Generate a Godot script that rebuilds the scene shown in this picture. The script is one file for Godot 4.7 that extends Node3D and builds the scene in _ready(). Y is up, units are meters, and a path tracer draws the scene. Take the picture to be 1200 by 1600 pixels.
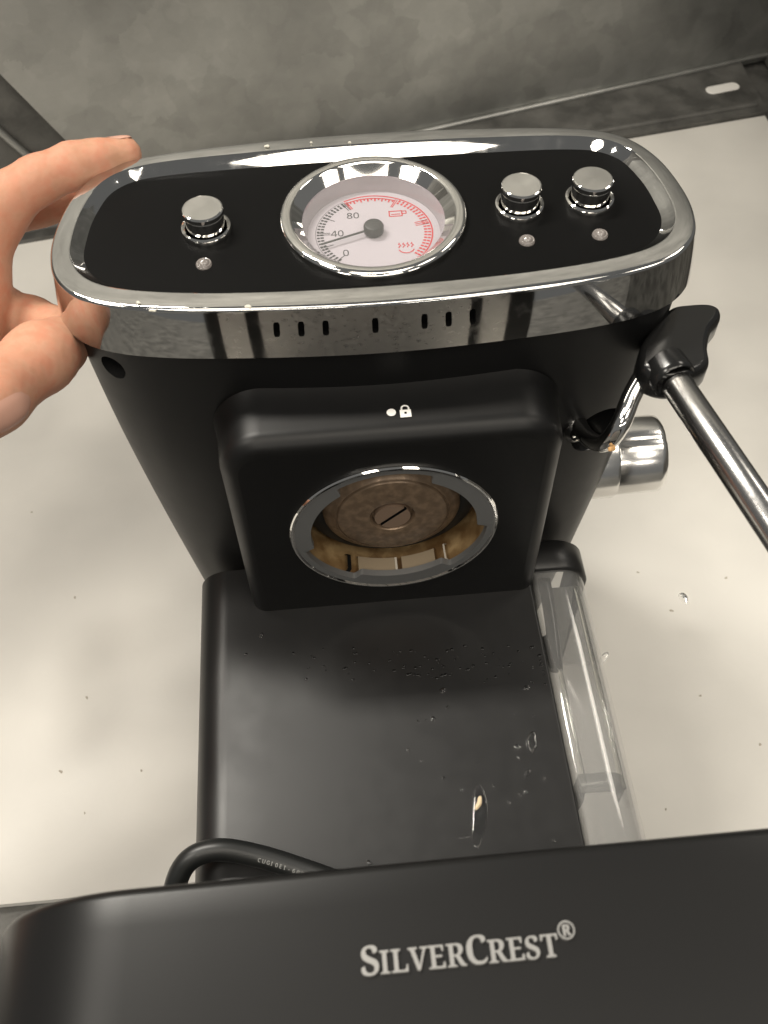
extends Node3D
# Close-up of a black espresso machine lying on its back on a pale board in a galvanised tray.
# Geometry is laid out in the machine's own frame in millimetres: x right, y towards the machine's top, z out of its front.
# MT turns that frame into the world: the machine lies on its back, so its front looks up.
const MT := Transform3D(Vector3(1, 0, 0), Vector3(0, 0, -1), Vector3(0, 1, 0), Vector3(0, 0.15, 0))
var M := {}
var taken := {}
var rng := RandomNumberGenerator.new()

# ---------------------------------------------------------------- naming
func numbered(called: String) -> String:
	if not taken.has(called):
		taken[called] = 0
		return called
	taken[called] += 1
	return "%s_%03d" % [called, taken[called]]

func tag(o: Node, label := "", category := "", group := "", kind := "") -> Node:
	if label: o.set_meta("label", label)
	if category: o.set_meta("category", category)
	if group: o.set_meta("group", group)
	if kind: o.set_meta("kind", kind)
	return o

func thing(called: String, label: String, category: String, group := "") -> Node3D:
	var o := Node3D.new()
	o.name = numbered(called)
	add_child(o)
	o.transform = MT
	tag(o, label, category, group)
	return o

func fin(st: SurfaceTool, called: String, mat: Material, parent: Node = null) -> MeshInstance3D:
	st.generate_normals()
	var mi := MeshInstance3D.new()
	mi.mesh = st.commit()
	mi.material_override = mat
	mi.cast_shadow = GeometryInstance3D.SHADOW_CASTING_SETTING_ON
	if parent == null or parent == self:
		mi.name = numbered(called)
		add_child(mi)
		mi.transform = MT
	else:
		mi.name = called
		parent.add_child(mi, true)
	return mi

# ---------------------------------------------------------------- mesh helpers (mm)
func mb() -> SurfaceTool:
	var st := SurfaceTool.new()
	st.begin(Mesh.PRIMITIVE_TRIANGLES)
	st.set_smooth_group(0)
	return st

func v3(st: SurfaceTool, p: Vector3) -> void:
	st.add_vertex(p * 0.001)

func tri(st: SurfaceTool, a: Vector3, b: Vector3, c: Vector3) -> void:
	if (b - a).cross(c - a).length_squared() < 1e-10:
		return
	v3(st, a); v3(st, b); v3(st, c)

func quad(st: SurfaceTool, a: Vector3, b: Vector3, c: Vector3, d: Vector3) -> void:
	tri(st, a, b, c)
	tri(st, a, c, d)

# rows of points joined into a skin; a sharp bend between two strips starts a new smooth group
func skin(st: SurfaceTool, rows: Array, closed := true, sharp := 35.0, flip := false, g0 := 0) -> int:
	var g := g0
	st.set_smooth_group(g)
	for j in range(rows.size() - 1):
		var a: PackedVector3Array = rows[j]
		var b: PackedVector3Array = rows[j + 1]
		if j > 0:
			var z: PackedVector3Array = rows[j - 1]
			var worst := 0.0
			for i in range(0, a.size(), maxi(1, a.size() / 12)):
				var e := a[i] - z[i]
				var f := b[i] - a[i]
				if e.length() > 1e-4 and f.length() > 1e-4:
					worst = maxf(worst, rad_to_deg(e.angle_to(f)))
			if worst > sharp:
				g += 1
				st.set_smooth_group(g)
		var n := a.size()
		for i in range(n if closed else n - 1):
			var k := (i + 1) % n
			if flip: quad(st, a[i], b[i], b[k], a[k])
			else: quad(st, a[i], a[k], b[k], b[i])
	return g + 1

func cap(st: SurfaceTool, row: PackedVector3Array, g: int, flip := false) -> void:
	st.set_smooth_group(g)
	var c := Vector3.ZERO
	for p in row: c += p
	c /= row.size()
	for i in row.size():
		var k := (i + 1) % row.size()
		if flip: tri(st, c, row[k], row[i])
		else: tri(st, c, row[i], row[k])

func frame(dir: Vector3) -> Basis:
	var w := dir.normalized()
	var u := w.cross(Vector3(0, 1, 0) if absf(w.y) < 0.9 else Vector3(1, 0, 0)).normalized()
	return Basis(u, w.cross(u), w)

# profile: [radius, height along axis]
func lathe(st: SurfaceTool, profile: Array, at: Vector3, dir: Vector3, n := 48, sharp := 35.0, g0 := 0, flip := false) -> int:
	var b := frame(dir)
	var rows := []
	for p in profile:
		var r := PackedVector3Array()
		for i in n:
			var t := TAU * i / n
			r.append(at + b * Vector3(cos(t) * p[0], sin(t) * p[0], p[1]))
		rows.append(r)
	return skin(st, rows, true, sharp, flip, g0)

func smooth_path(pts: Array, per := 8) -> Array:
	var out := []
	for i in range(pts.size() - 1):
		var p0: Vector3 = pts[maxi(i - 1, 0)]
		var p1: Vector3 = pts[i]
		var p2: Vector3 = pts[i + 1]
		var p3: Vector3 = pts[mini(i + 2, pts.size() - 1)]
		for k in per:
			out.append(p1.cubic_interpolate(p2, p0, p3, float(k) / per))
	out.append(pts[-1])
	return out

func tube(st: SurfaceTool, path: Array, radius: float, n := 20, g0 := 0) -> void:
	var rows := []
	var up := Vector3(0.13, 0.2, 0.97)
	for i in path.size():
		var t: Vector3 = (path[mini(i + 1, path.size() - 1)] - path[maxi(i - 1, 0)]).normalized()
		var u := t.cross(up).normalized()
		up = u.cross(t).normalized()
		var r := PackedVector3Array()
		for k in n:
			var a := TAU * k / n
			r.append(path[i] + (u * cos(a) + up * sin(a)) * radius)
		rows.append(r)
	skin(st, rows, true, 60.0, false, g0)
	cap(st, rows[0], g0 + 20)
	cap(st, rows[-1], g0 + 21, true)

func box(st: SurfaceTool, c: Vector3, s: Vector3, b := Basis.IDENTITY, ch := 0.0, g0 := 0) -> void:
	if ch == 0.0: ch = minf(s.x, minf(s.y, s.z)) * 0.15
	var h := s / 2.0
	var rows := []
	for lv in [[-h.z, ch], [-h.z + ch, 0.0], [h.z - ch, 0.0], [h.z, ch]]:
		if ch == 0.0 and rows.size() in [1, 2] and lv[1] == 0.0 and rows.size() == 2: continue
		var r := PackedVector3Array()
		var e: float = lv[1]
		var x := h.x - e
		var y := h.y - e
		var k := minf(ch, minf(x, y) * 0.5)
		for q in [[x - k, -y], [x, -y + k], [x, y - k], [x - k, y], [-x + k, y], [-x, y - k], [-x, -y + k], [-x + k, -y]]:
			r.append(c + b * Vector3(q[0], q[1], lv[0]))
		rows.append(r)
	var g := g0
	for j in range(rows.size() - 1):
		var a: PackedVector3Array = rows[j]
		var d: PackedVector3Array = rows[j + 1]
		for i in 8:
			st.set_smooth_group(-1)
			quad(st, a[i], a[(i + 1) % 8], d[(i + 1) % 8], d[i])
	st.set_smooth_group(-1)
	for i in range(1, 7):
		tri(st, rows[0][0], rows[0][i + 1], rows[0][i])
		tri(st, rows[-1][0], rows[-1][i], rows[-1][i + 1])

# closed loop of 2D points, evenly spaced, through smoothed control points
func loop2(ctrl: Array, n: int) -> PackedVector2Array:
	var fine := PackedVector2Array()
	var m := ctrl.size()
	for i in m:
		var p0: Vector2 = ctrl[(i - 1 + m) % m]
		var p1: Vector2 = ctrl[i]
		var p2: Vector2 = ctrl[(i + 1) % m]
		var p3: Vector2 = ctrl[(i + 2) % m]
		# centripetal-ish tangents keep unequal spans smooth
		var d := (p2 - p1).length()
		var m1 := (p2 - p0) / maxf((p2 - p0).length(), 1e-6) * d
		var m2 := (p3 - p1) / maxf((p3 - p1).length(), 1e-6) * d
		for k in 24:
			var t := k / 24.0
			var t2 := t * t
			var t3 := t2 * t
			fine.append(p1 * (2 * t3 - 3 * t2 + 1) + m1 * (t3 - 2 * t2 + t) + p2 * (-2 * t3 + 3 * t2) + m2 * (t3 - t2))
	var total := 0.0
	for i in fine.size():
		total += fine[i].distance_to(fine[(i + 1) % fine.size()])
	var out := PackedVector2Array()
	var step := total / n
	var acc := 0.0
	var want := 0.0
	for i in fine.size():
		var a := fine[i]
		var b := fine[(i + 1) % fine.size()]
		var l := a.distance_to(b)
		while out.size() < n and want <= acc + l + 1e-6:
			out.append(a.lerp(b, clampf((want - acc) / maxf(l, 1e-6), 0, 1)))
			want += step
		acc += l
	return out

func mirrored(right: Array) -> Array:   # right half from bottom centre to top centre
	var out := right.duplicate()
	for i in range(right.size() - 2, 0, -1):
		out.append(Vector2(-right[i].x, right[i].y))
	return out

func rect_loop(x0: float, x1: float, y0: float, y1: float, r: Array, per := 10) -> PackedVector2Array:   # radii: x0y0, x1y0, x1y1, x0y1
	var out := PackedVector2Array()
	var cs := [Vector2(x0 + r[0], y0 + r[0]), Vector2(x1 - r[1], y0 + r[1]), Vector2(x1 - r[2], y1 - r[2]), Vector2(x0 + r[3], y1 - r[3])]
	for k in 4:
		for i in per + 1:
			var a: float = PI + k * PI / 2 + PI / 2 * i / per
			out.append(cs[k] + Vector2(cos(a), sin(a)) * r[k])
		var nxt: Vector2 = cs[(k + 1) % 4] + Vector2(cos(PI + (k + 1) * PI / 2), sin(PI + (k + 1) * PI / 2)) * r[(k + 1) % 4]
		var last := out[-1]
		for i in range(1, 8):
			out.append(last.lerp(nxt, i / 8.0))
	return out

func inset(loop: PackedVector2Array, d: float) -> PackedVector2Array:
	var out := PackedVector2Array()
	var n := loop.size()
	var area := 0.0
	for i in n: area += loop[i].cross(loop[(i + 1) % n])
	for i in n:
		var t := (loop[(i + 1) % n] - loop[(i - 1 + n) % n]).normalized()
		out.append(loop[i] + Vector2(-t.y, t.x) * d * signf(area))
	return out

func row_xz(loop: PackedVector2Array, y: float) -> PackedVector3Array:
	var r := PackedVector3Array()
	for p in loop: r.append(Vector3(p.x, y, p.y))
	return r

func row_xy(loop: PackedVector2Array, z: float) -> PackedVector3Array:
	var r := PackedVector3Array()
	for p in loop: r.append(Vector3(p.x, p.y, z))
	return r

# a skin over P(u index, z) with round openings let into it
func holed_skin(st: SurfaceTool, cups: Array, P: Callable, nu: int, du: float, zs: Array, holes: Array) -> void:
	var skip := {}
	for h in holes:
		var w := int(ceil((h.ru + 1.6) / du))
		h.i0 = int(round(h.u)) - w
		h.i1 = int(round(h.u)) + w
		h.j0 = 0
		h.j1 = zs.size() - 1
		for j in zs.size():
			if zs[j] >= h.z + h.rz + 0.5: h.j0 = j
		for j in range(zs.size() - 1, -1, -1):
			if zs[j] <= h.z - h.rz - 0.5: h.j1 = j
		for i in range(h.i0, h.i1):
			for j in range(h.j0, h.j1):
				skip[Vector2i(posmod(i, nu), j)] = true
	st.set_smooth_group(0)
	for j in range(zs.size() - 1):
		for i in nu:
			if skip.has(Vector2i(i, j)): continue
			quad(st, P.call(i, zs[j]), P.call((i + 1) % nu, zs[j]), P.call((i + 1) % nu, zs[j + 1]), P.call(i, zs[j + 1]))
	for h in holes:
		var rim := []
		for i in range(h.i0, h.i1): rim.append(Vector2(i, zs[h.j0]))
		for j in range(h.j0, h.j1): rim.append(Vector2(h.i1, zs[j]))
		for i in range(h.i1, h.i0, -1): rim.append(Vector2(i, zs[h.j1]))
		for j in range(h.j1, h.j0, -1): rim.append(Vector2(h.i0, zs[j]))
		var rings := []
		for k in 4:
			var r := PackedVector3Array()
			for q in rim:
				var c := Vector2((q.x - h.u) * du / h.ru, (q.y - h.z) / h.rz)
				var a := c.angle()
				var e: float = h.get("power", 2.0)
				var rad := pow(pow(absf(cos(a)), e) + pow(absf(sin(a)), e), -1.0 / e)
				var inner := Vector2(h.u + cos(a) * rad * h.ru / du, h.z + sin(a) * rad * h.rz)
				var s: Vector2 = q.lerp(inner, k / 3.0)
				r.append(P.call(s.x, s.y))
			rings.append(r)
		st.set_smooth_group(0)
		for k in 3:
			for i in rim.size():
				var n := (i + 1) % rim.size()
				quad(st, rings[k][i], rings[k][n], rings[k + 1][n], rings[k + 1][i])
		var c0: Vector3 = P.call(h.u, h.z)
		var nn: Vector3 = (P.call(h.u + 1, h.z) - P.call(h.u - 1, h.z)).cross(P.call(h.u, h.z + 1) - P.call(h.u, h.z - 1)).normalized()
		if nn.dot(Vector3(0, 60, 0) - c0) < 0: nn = -nn
		var rows := [rings[3]]
		for dd in [0.5, h.depth]:
			var r := PackedVector3Array()
			for p in rings[3]:
				r.append(c0.lerp(p, 0.97 if dd < 1 else 0.93) + (nn * dd))
			rows.append(r)
		var cup := mb()
		cap(cup, rows[-1], skin(cup, rows, true, 80.0, false, 3) + 1)
		cups.append(cup)

# surface nets over a distance field
func nets(st: SurfaceTool, F: Callable, lo: Vector3, hi: Vector3, cell: float) -> void:
	var n := Vector3i(((hi - lo) / cell).ceil()) + Vector3i.ONE
	var val := PackedFloat32Array()
	val.resize(n.x * n.y * n.z)
	for k in n.z:
		for j in n.y:
			for i in n.x:
				val[(k * n.y + j) * n.x + i] = F.call(lo + Vector3(i, j, k) * cell)
	var vert := {}
	var sx := 1
	var sy := n.x
	var sz := n.x * n.y
	var corner := [0, sx, sy, sx + sy, sz, sx + sz, sy + sz, sx + sy + sz]
	var edges := [[0, 1], [2, 3], [4, 5], [6, 7], [0, 2], [1, 3], [4, 6], [5, 7], [0, 4], [1, 5], [2, 6], [3, 7]]
	for k in n.z - 1:
		for j in n.y - 1:
			for i in n.x - 1:
				var id := k * sz + j * sy + i
				var inside := 0
				for c in corner:
					if val[id + c] < 0: inside += 1
				if inside == 0 or inside == 8: continue
				var sum := Vector3.ZERO
				var cnt := 0
				for e in edges:
					var a := val[id + corner[e[0]]]
					var b := val[id + corner[e[1]]]
					if (a < 0) == (b < 0): continue
					var t := a / (a - b)
					var pa := Vector3(e[0] & 1, (e[0] >> 1) & 1, e[0] >> 2)
					var pb := Vector3(e[1] & 1, (e[1] >> 1) & 1, e[1] >> 2)
					sum += pa.lerp(pb, t)
					cnt += 1
				vert[id] = lo + (Vector3(i, j, k) + sum / cnt) * cell
	st.set_smooth_group(0)
	for k in range(1, n.z - 1):
		for j in range(1, n.y - 1):
			for i in range(1, n.x - 1):
				var id := k * sz + j * sy + i
				var a := val[id] < 0
				for ax in [[sx, sy, sz], [sy, sz, sx], [sz, sx, sy]]:
					if a == (val[id + ax[0]] < 0): continue
					var p: Vector3 = vert[id]
					var q: Vector3 = vert[id - ax[1]]
					var r: Vector3 = vert[id - ax[1] - ax[2]]
					var s: Vector3 = vert[id - ax[2]]
					if a: quad(st, p, s, r, q)
					else: quad(st, p, q, r, s)

func capsule(p: Vector3, a: Vector3, b: Vector3, ra: float, rb: float) -> float:
	var ab := b - a
	var t := clampf((p - a).dot(ab) / ab.length_squared(), 0, 1)
	return (p - a - ab * t).length() - lerpf(ra, rb, t)

func smin(a: float, b: float, k: float) -> float:
	var h := maxf(k - absf(a - b), 0.0) / k
	return minf(a, b) - h * h * k * 0.25

func text_into(st: SurfaceTool, s: String, family: String, bold: bool, height: float, depth: float, at: Transform3D) -> float:
	var f := SystemFont.new()
	f.font_names = PackedStringArray([family])
	f.font_weight = 700 if bold else 400
	var cap_mesh := TextMesh.new()
	cap_mesh.font = f
	cap_mesh.font_size = 64
	cap_mesh.text = "H"
	cap_mesh.pixel_size = 0.001
	cap_mesh.depth = 0.0001
	cap_mesh.horizontal_alignment = HORIZONTAL_ALIGNMENT_LEFT
	var ca := cap_mesh.get_aabb()
	var k := height * 0.001 / ca.size.y   # TextMesh keeps pixel_size above a floor, so small print is scaled here
	var t := TextMesh.new()
	t.font = f
	t.font_size = 64
	t.text = s
	t.pixel_size = 0.001
	t.depth = depth * 0.001 / k
	t.curve_step = 1.0
	t.horizontal_alignment = HORIZONTAL_ALIGNMENT_LEFT
	var a := t.get_aabb()
	var o := Transform3D(at.basis * k, at.origin * 0.001 + at.basis * Vector3(-a.position.x, -ca.position.y, 0) * k)
	st.append_from(t, 0, o)
	return a.size.x * k * 1000.0

func plain(st: SurfaceTool, called: String, mat: Material, parent: Node) -> MeshInstance3D:   # a mesh that has its normals already
	var mi := MeshInstance3D.new()
	mi.mesh = st.commit()
	mi.material_override = mat
	mi.name = called
	parent.add_child(mi, true)
	return mi

# ---------------------------------------------------------------- materials
func lin(r: float, g: float, b: float) -> Color:
	return Color(r, g, b).linear_to_srgb()

func mat(called: String, c: Color, rough: float, metal := 0.0, spec := 0.5) -> StandardMaterial3D:
	var m := StandardMaterial3D.new()
	m.resource_name = called
	m.albedo_color = c
	m.roughness = rough
	m.metallic = metal
	m.metallic_specular = spec
	M[called] = m
	return m

func noise_tex(seed_: int, freq: float, kind: int, colors: Array, offs: Array, size := 512, oct := 4, warp := 0.0, normal := false, bump := 1.0) -> NoiseTexture2D:
	var n := FastNoiseLite.new()
	n.seed = seed_
	n.frequency = freq
	n.noise_type = kind
	n.fractal_octaves = oct
	if kind == FastNoiseLite.TYPE_CELLULAR:
		n.cellular_return_type = FastNoiseLite.RETURN_CELL_VALUE
		n.fractal_type = FastNoiseLite.FRACTAL_FBM if oct > 1 else FastNoiseLite.FRACTAL_NONE
	if warp > 0.0:
		n.domain_warp_enabled = true
		n.domain_warp_amplitude = warp
		n.domain_warp_frequency = freq * 1.6
		n.domain_warp_fractal_octaves = 4
	var t := NoiseTexture2D.new()
	t.width = size
	t.height = size
	t.seamless = true
	t.noise = n
	if normal:
		t.as_normal_map = true
		t.bump_strength = bump
	else:
		var g := Gradient.new()
		g.colors = PackedColorArray(colors)
		g.offsets = PackedFloat32Array(offs)
		t.color_ramp = g
	return t

func tri_map(m: StandardMaterial3D, s: float) -> void:
	m.uv1_triplanar = true
	m.uv1_world_triplanar = true
	m.uv1_scale = Vector3(s, s, s)

func grey(v: float) -> Color:
	return Color(v, v, v)

func materials() -> void:
	var m := mat("satin_black", lin(0.0045, 0.0045, 0.0046), 0.36, 0.0, 0.38)
	m.roughness_texture = noise_tex(3, 0.012, FastNoiseLite.TYPE_SIMPLEX_SMOOTH, [grey(0.39), grey(0.43)], [0.2, 0.8], 512, 5)
	m.roughness = 1.0
	m.normal_enabled = true
	m.normal_texture = noise_tex(4, 0.12, FastNoiseLite.TYPE_SIMPLEX_SMOOTH, [], [], 512, 3, 0, true, 0.6)
	m.normal_scale = 0.04
	tri_map(m, 14.0)
	m = mat("column_black", lin(0.009, 0.0088, 0.0088), 1.0, 0.0, 0.5)
	m.roughness_texture = noise_tex(7, 0.01, FastNoiseLite.TYPE_SIMPLEX_SMOOTH, [grey(0.36), grey(0.39)], [0.2, 0.8], 512, 5)
	m.normal_enabled = true
	m.normal_texture = noise_tex(8, 0.10, FastNoiseLite.TYPE_SIMPLEX_SMOOTH, [], [], 512, 3, 0, true, 0.8)
	m.normal_scale = 0.035
	tri_map(m, 16.0)
	m = mat("base_black", lin(0.007, 0.0069, 0.0069), 0.34, 0.0, 0.43)
	m.normal_enabled = true
	m.normal_texture = M.column_black.normal_texture
	m.normal_scale = 0.03
	tri_map(m, 16.0)
	m = mat("panel_black", lin(0.005, 0.005, 0.005), 0.42, 0.0, 0.15)
	m = mat("gloss_black", lin(0.010, 0.010, 0.010), 0.2, 0.0, 0.5)
	m = mat("rubber_black", lin(0.011, 0.012, 0.012), 0.38, 0.0, 0.5)
	m = mat("hollow_black", lin(0.004, 0.004, 0.004), 0.8, 0.0, 0.2)
	m = mat("chrome", lin(0.60, 0.597, 0.587), 1.0, 1.0)
	m.roughness_texture = noise_tex(12, 0.02, FastNoiseLite.TYPE_SIMPLEX_SMOOTH, [grey(0.03), grey(0.05), grey(0.16)], [0.2, 0.6, 0.95], 512, 5)
	tri_map(m, 9.0)
	m = mat("clean_chrome", lin(0.78, 0.77, 0.75), 0.05, 1.0)
	m = mat("knob_chrome", lin(0.80, 0.79, 0.77), 0.2, 1.0)
	m = mat("dull_steel", lin(0.62, 0.60, 0.57), 1.0, 0.8)
	m.roughness_texture = noise_tex(14, 0.03, FastNoiseLite.TYPE_SIMPLEX_SMOOTH, [grey(0.26), grey(0.46)], [0.2, 0.8], 256, 5)
	tri_map(m, 20.0)
	m = mat("wand_steel", lin(0.50, 0.49, 0.48), 1.0, 1.0)
	m.roughness_texture = noise_tex(15, 0.06, FastNoiseLite.TYPE_SIMPLEX_SMOOTH, [grey(0.20), grey(0.24), grey(0.29)], [0.2, 0.5, 0.9], 256, 5)
	tri_map(m, 60.0)
	m = mat("ring_grey", lin(0.21, 0.213, 0.213), 0.40, 0.6, 0.5)
	m = mat("coffee_bronze", lin(0.25, 0.175, 0.115), 1.0, 0.4, 0.5)
	m.albedo_texture = noise_tex(17, 0.03, FastNoiseLite.TYPE_SIMPLEX_SMOOTH, [grey(0.80), grey(1.0)], [0.25, 0.8], 256, 5)
	m.roughness_texture = noise_tex(18, 0.05, FastNoiseLite.TYPE_SIMPLEX_SMOOTH, [grey(0.28), grey(0.5)], [0.2, 0.8], 256, 5)
	tri_map(m, 30.0)
	m = mat("screw_brass", lin(0.30, 0.21, 0.15), 0.38, 0.5)
	m = mat("stained_nylon", lin(0.30, 0.21, 0.105), 0.4, 0.0, 0.5)
	m.albedo_texture = noise_tex(19, 0.02, FastNoiseLite.TYPE_SIMPLEX_SMOOTH, [Color(0.62, 0.55, 0.48), Color(1, 1, 1)], [0.25, 0.75], 256, 4, 20.0)
	tri_map(m, 18.0)
	m = mat("nylon_grey", lin(0.24, 0.19, 0.13), 0.35)
	m = mat("white_print", lin(0.78, 0.77, 0.74), 0.5)
	m = mat("cord_print", lin(0.36, 0.36, 0.35), 0.6)
	m = mat("dial_white", lin(0.40, 0.365, 0.40), 0.45)
	m = mat("dial_black", lin(0.02, 0.02, 0.022), 0.5)
	m = mat("dial_red", lin(0.45, 0.012, 0.02), 0.5)
	m = mat("needle_black", lin(0.016, 0.016, 0.017), 0.4)
	m = mat("led_lens", lin(0.20, 0.18, 0.17), 0.14, 0.0, 0.6)
	m = mat("clear_pane", Color(0.95, 0.95, 0.93, 0.06), 0.03)
	m.transparency = BaseMaterial3D.TRANSPARENCY_ALPHA
	m = mat("clear_plastic", Color(0.72, 0.72, 0.715, 0.15), 0.04)
	m.transparency = BaseMaterial3D.TRANSPARENCY_ALPHA
	m = mat("thick_plastic", Color(0.93, 0.93, 0.90, 0.02), 0.03)
	m.refraction_enabled = true
	m.refraction_scale = 0.049
	m.transparency = BaseMaterial3D.TRANSPARENCY_ALPHA
	m = mat("smoked_plastic", Color(0.35, 0.35, 0.34, 0.45), 0.15)
	m.transparency = BaseMaterial3D.TRANSPARENCY_ALPHA
	m = mat("water", Color(1, 1, 1, 0.0), 0.0)
	m.refraction_enabled = true
	m.refraction_scale = 0.033
	m.transparency = BaseMaterial3D.TRANSPARENCY_ALPHA
	m = mat("crumb", lin(0.62, 0.36, 0.15), 0.7)
	m = mat("pale_crumb", lin(0.72, 0.58, 0.38), 0.7)
	m = mat("dirt", lin(0.42, 0.38, 0.32), 0.7)
	m = mat("silver_letter", lin(0.58, 0.57, 0.55), 0.26, 0.7)
	m = mat("splash_dark", lin(0.004, 0.004, 0.004), 0.12)
	m = mat("cream_board", lin(0.75, 0.728, 0.682), 1.0, 0.0, 0.32)
	m.albedo_texture = noise_tex(21, 0.006, FastNoiseLite.TYPE_SIMPLEX_SMOOTH, [grey(0.95), grey(1.0)], [0.2, 0.8], 512, 4)
	m.roughness_texture = noise_tex(22, 0.008, FastNoiseLite.TYPE_SIMPLEX_SMOOTH, [grey(0.42), grey(0.52)], [0.2, 0.8], 512, 5)
	tri_map(m, 2.5)
	m = mat("galvanised", lin(0.52, 0.522, 0.50), 1.0, 0.85, 0.5)
	m.albedo_texture = noise_tex(31, 0.016, FastNoiseLite.TYPE_CELLULAR, [grey(0.86), grey(0.93), grey(1.0)], [0.0, 0.5, 1.0], 1024, 3, 36.0)
	m.roughness_texture = noise_tex(32, 0.02, FastNoiseLite.TYPE_SIMPLEX_SMOOTH, [grey(0.40), grey(0.52)], [0.2, 0.8], 512, 4)
	m.detail_enabled = true
	m.detail_blend_mode = BaseMaterial3D.BLEND_MODE_MUL
	m.detail_albedo = noise_tex(33, 0.004, FastNoiseLite.TYPE_SIMPLEX_SMOOTH, [grey(0.88), grey(1.0)], [0.25, 0.75], 512, 6, 30.0)
	tri_map(m, 3.1)
	m = mat("worn_steel", lin(0.15, 0.147, 0.137), 1.0, 0.3, 0.5)
	m.albedo_texture = noise_tex(36, 0.014, FastNoiseLite.TYPE_SIMPLEX_SMOOTH, [grey(0.70), grey(0.9), grey(1.0)], [0.2, 0.6, 0.9], 512, 6, 40.0)
	m.roughness_texture = noise_tex(37, 0.03, FastNoiseLite.TYPE_SIMPLEX_SMOOTH, [grey(0.45), grey(0.65)], [0.2, 0.8], 512, 4)
	tri_map(m, 4.0)
	m = mat("skin", lin(0.55, 0.295, 0.195), 0.58, 0.0, 0.35)
	m.albedo_texture = noise_tex(41, 0.012, FastNoiseLite.TYPE_SIMPLEX_SMOOTH, [Color(1.0, 0.92, 0.90), Color(1, 1, 1), Color(0.96, 0.96, 0.94)], [0.2, 0.55, 0.85], 512, 5, 20.0)
	m.normal_enabled = true
	m.normal_texture = noise_tex(42, 0.07, FastNoiseLite.TYPE_CELLULAR, [], [], 512, 2, 12.0, true, 1.5)
	m.normal_scale = 0.22
	m.subsurf_scatter_enabled = true
	m.subsurf_scatter_strength = 0.12
	tri_map(m, 22.0)
	m = mat("nail", lin(0.58, 0.33, 0.25), 0.24, 0.0, 0.5)
	m = mat("slot_light_white", lin(0.86, 0.84, 0.80), 0.4)  # white that stands in for light coming through the ledge slot
	m = mat("lamp_white", lin(0.8, 0.8, 0.78), 0.6)
	m = mat("lamp_glow", lin(0.9, 0.85, 0.75), 0.6)
	m.emission_enabled = true
	m.emission = Color(1.0, 0.88, 0.72)
	m.emission_energy_multiplier = 1.0

# ---------------------------------------------------------------- lamps
func ceiling_or_fill_lamp(label: String, at: Vector3, size: Vector2, energy: float, tint: Color) -> void:   # world metres, shines down
	var o := Node3D.new()
	o.name = numbered("ceiling_or_fill_lamp")
	add_child(o)
	o.position = at
	tag(o, label, "ceiling lamp")
	var st := mb()
	box(st, Vector3(0, 45, 0), Vector3(size.x * 1000 + 40, 60, size.y * 1000 + 40), Basis.IDENTITY, 4.0)
	fin(st, "housing", M.lamp_white, o)
	st = mb()
	box(st, Vector3(0, 9, 0), Vector3(size.x * 1000, 10, size.y * 1000), Basis.IDENTITY, 2.0)
	fin(st, "diffuser", M.lamp_glow, o)
	var l := AreaLight3D.new()
	l.name = "lamp_light"
	l.area_size = size
	l.light_energy = energy
	l.light_color = tint
	l.shadow_enabled = true
	l.rotation_degrees.x = -90
	o.add_child(l)

# ---------------------------------------------------------------- outlines
var OUTL: PackedVector2Array
var INNER: PackedVector2Array
const NU := 480
var DU := 1.5

func body_pt(u: float, z: float) -> Vector3:
	var i := int(floor(u))
	var p := OUTL[posmod(i, NU)].lerp(OUTL[posmod(i + 1, NU)], u - i)
	var k := clampf((68.0 - z) / 140.0, 0, 1.6)
	var low := 1.0 - smoothstep(34.0, 80.0, p.y)
	return Vector3(p.x * (0.985 - 0.135 * pow(k, 1.35)), p.y - 2.4 * low - 1.0 * (1 - low) - 1.4 * low * smoothstep(0.0, 60.0, 68.0 - z), z)

func band_pt(u: float, z: float) -> Vector3:
	var i := int(floor(u))
	var p := OUTL[posmod(i, NU)].lerp(OUTL[posmod(i + 1, NU)], u - i)
	var f := (83.2 - z) / 15.6
	f = f * (1.25 - 0.25 * f) * 3.3
	return Vector3(p.x * (1.0 + 0.6 * f / 100.0), 62.0 + (p.y - 62.0) * (1.0 + f / (40.0 if p.y < 62.0 else 200.0)), z)

func u_at(x: float, bottom := true) -> float:   # index on the outline's lower side at that x
	var best := 0.0
	var d := 1e9
	for i in NU:
		if bottom == (OUTL[i].y < 55.0) and absf(OUTL[i].x - x) < d:
			d = absf(OUTL[i].x - x)
			best = i
	var q := OUTL[posmod(int(best) + 1, NU)].x - OUTL[posmod(int(best) - 1, NU)].x
	return best + (x - OUTL[int(best)].x) / (q / 2.0) if absf(q) > 0.5 else best

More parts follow.
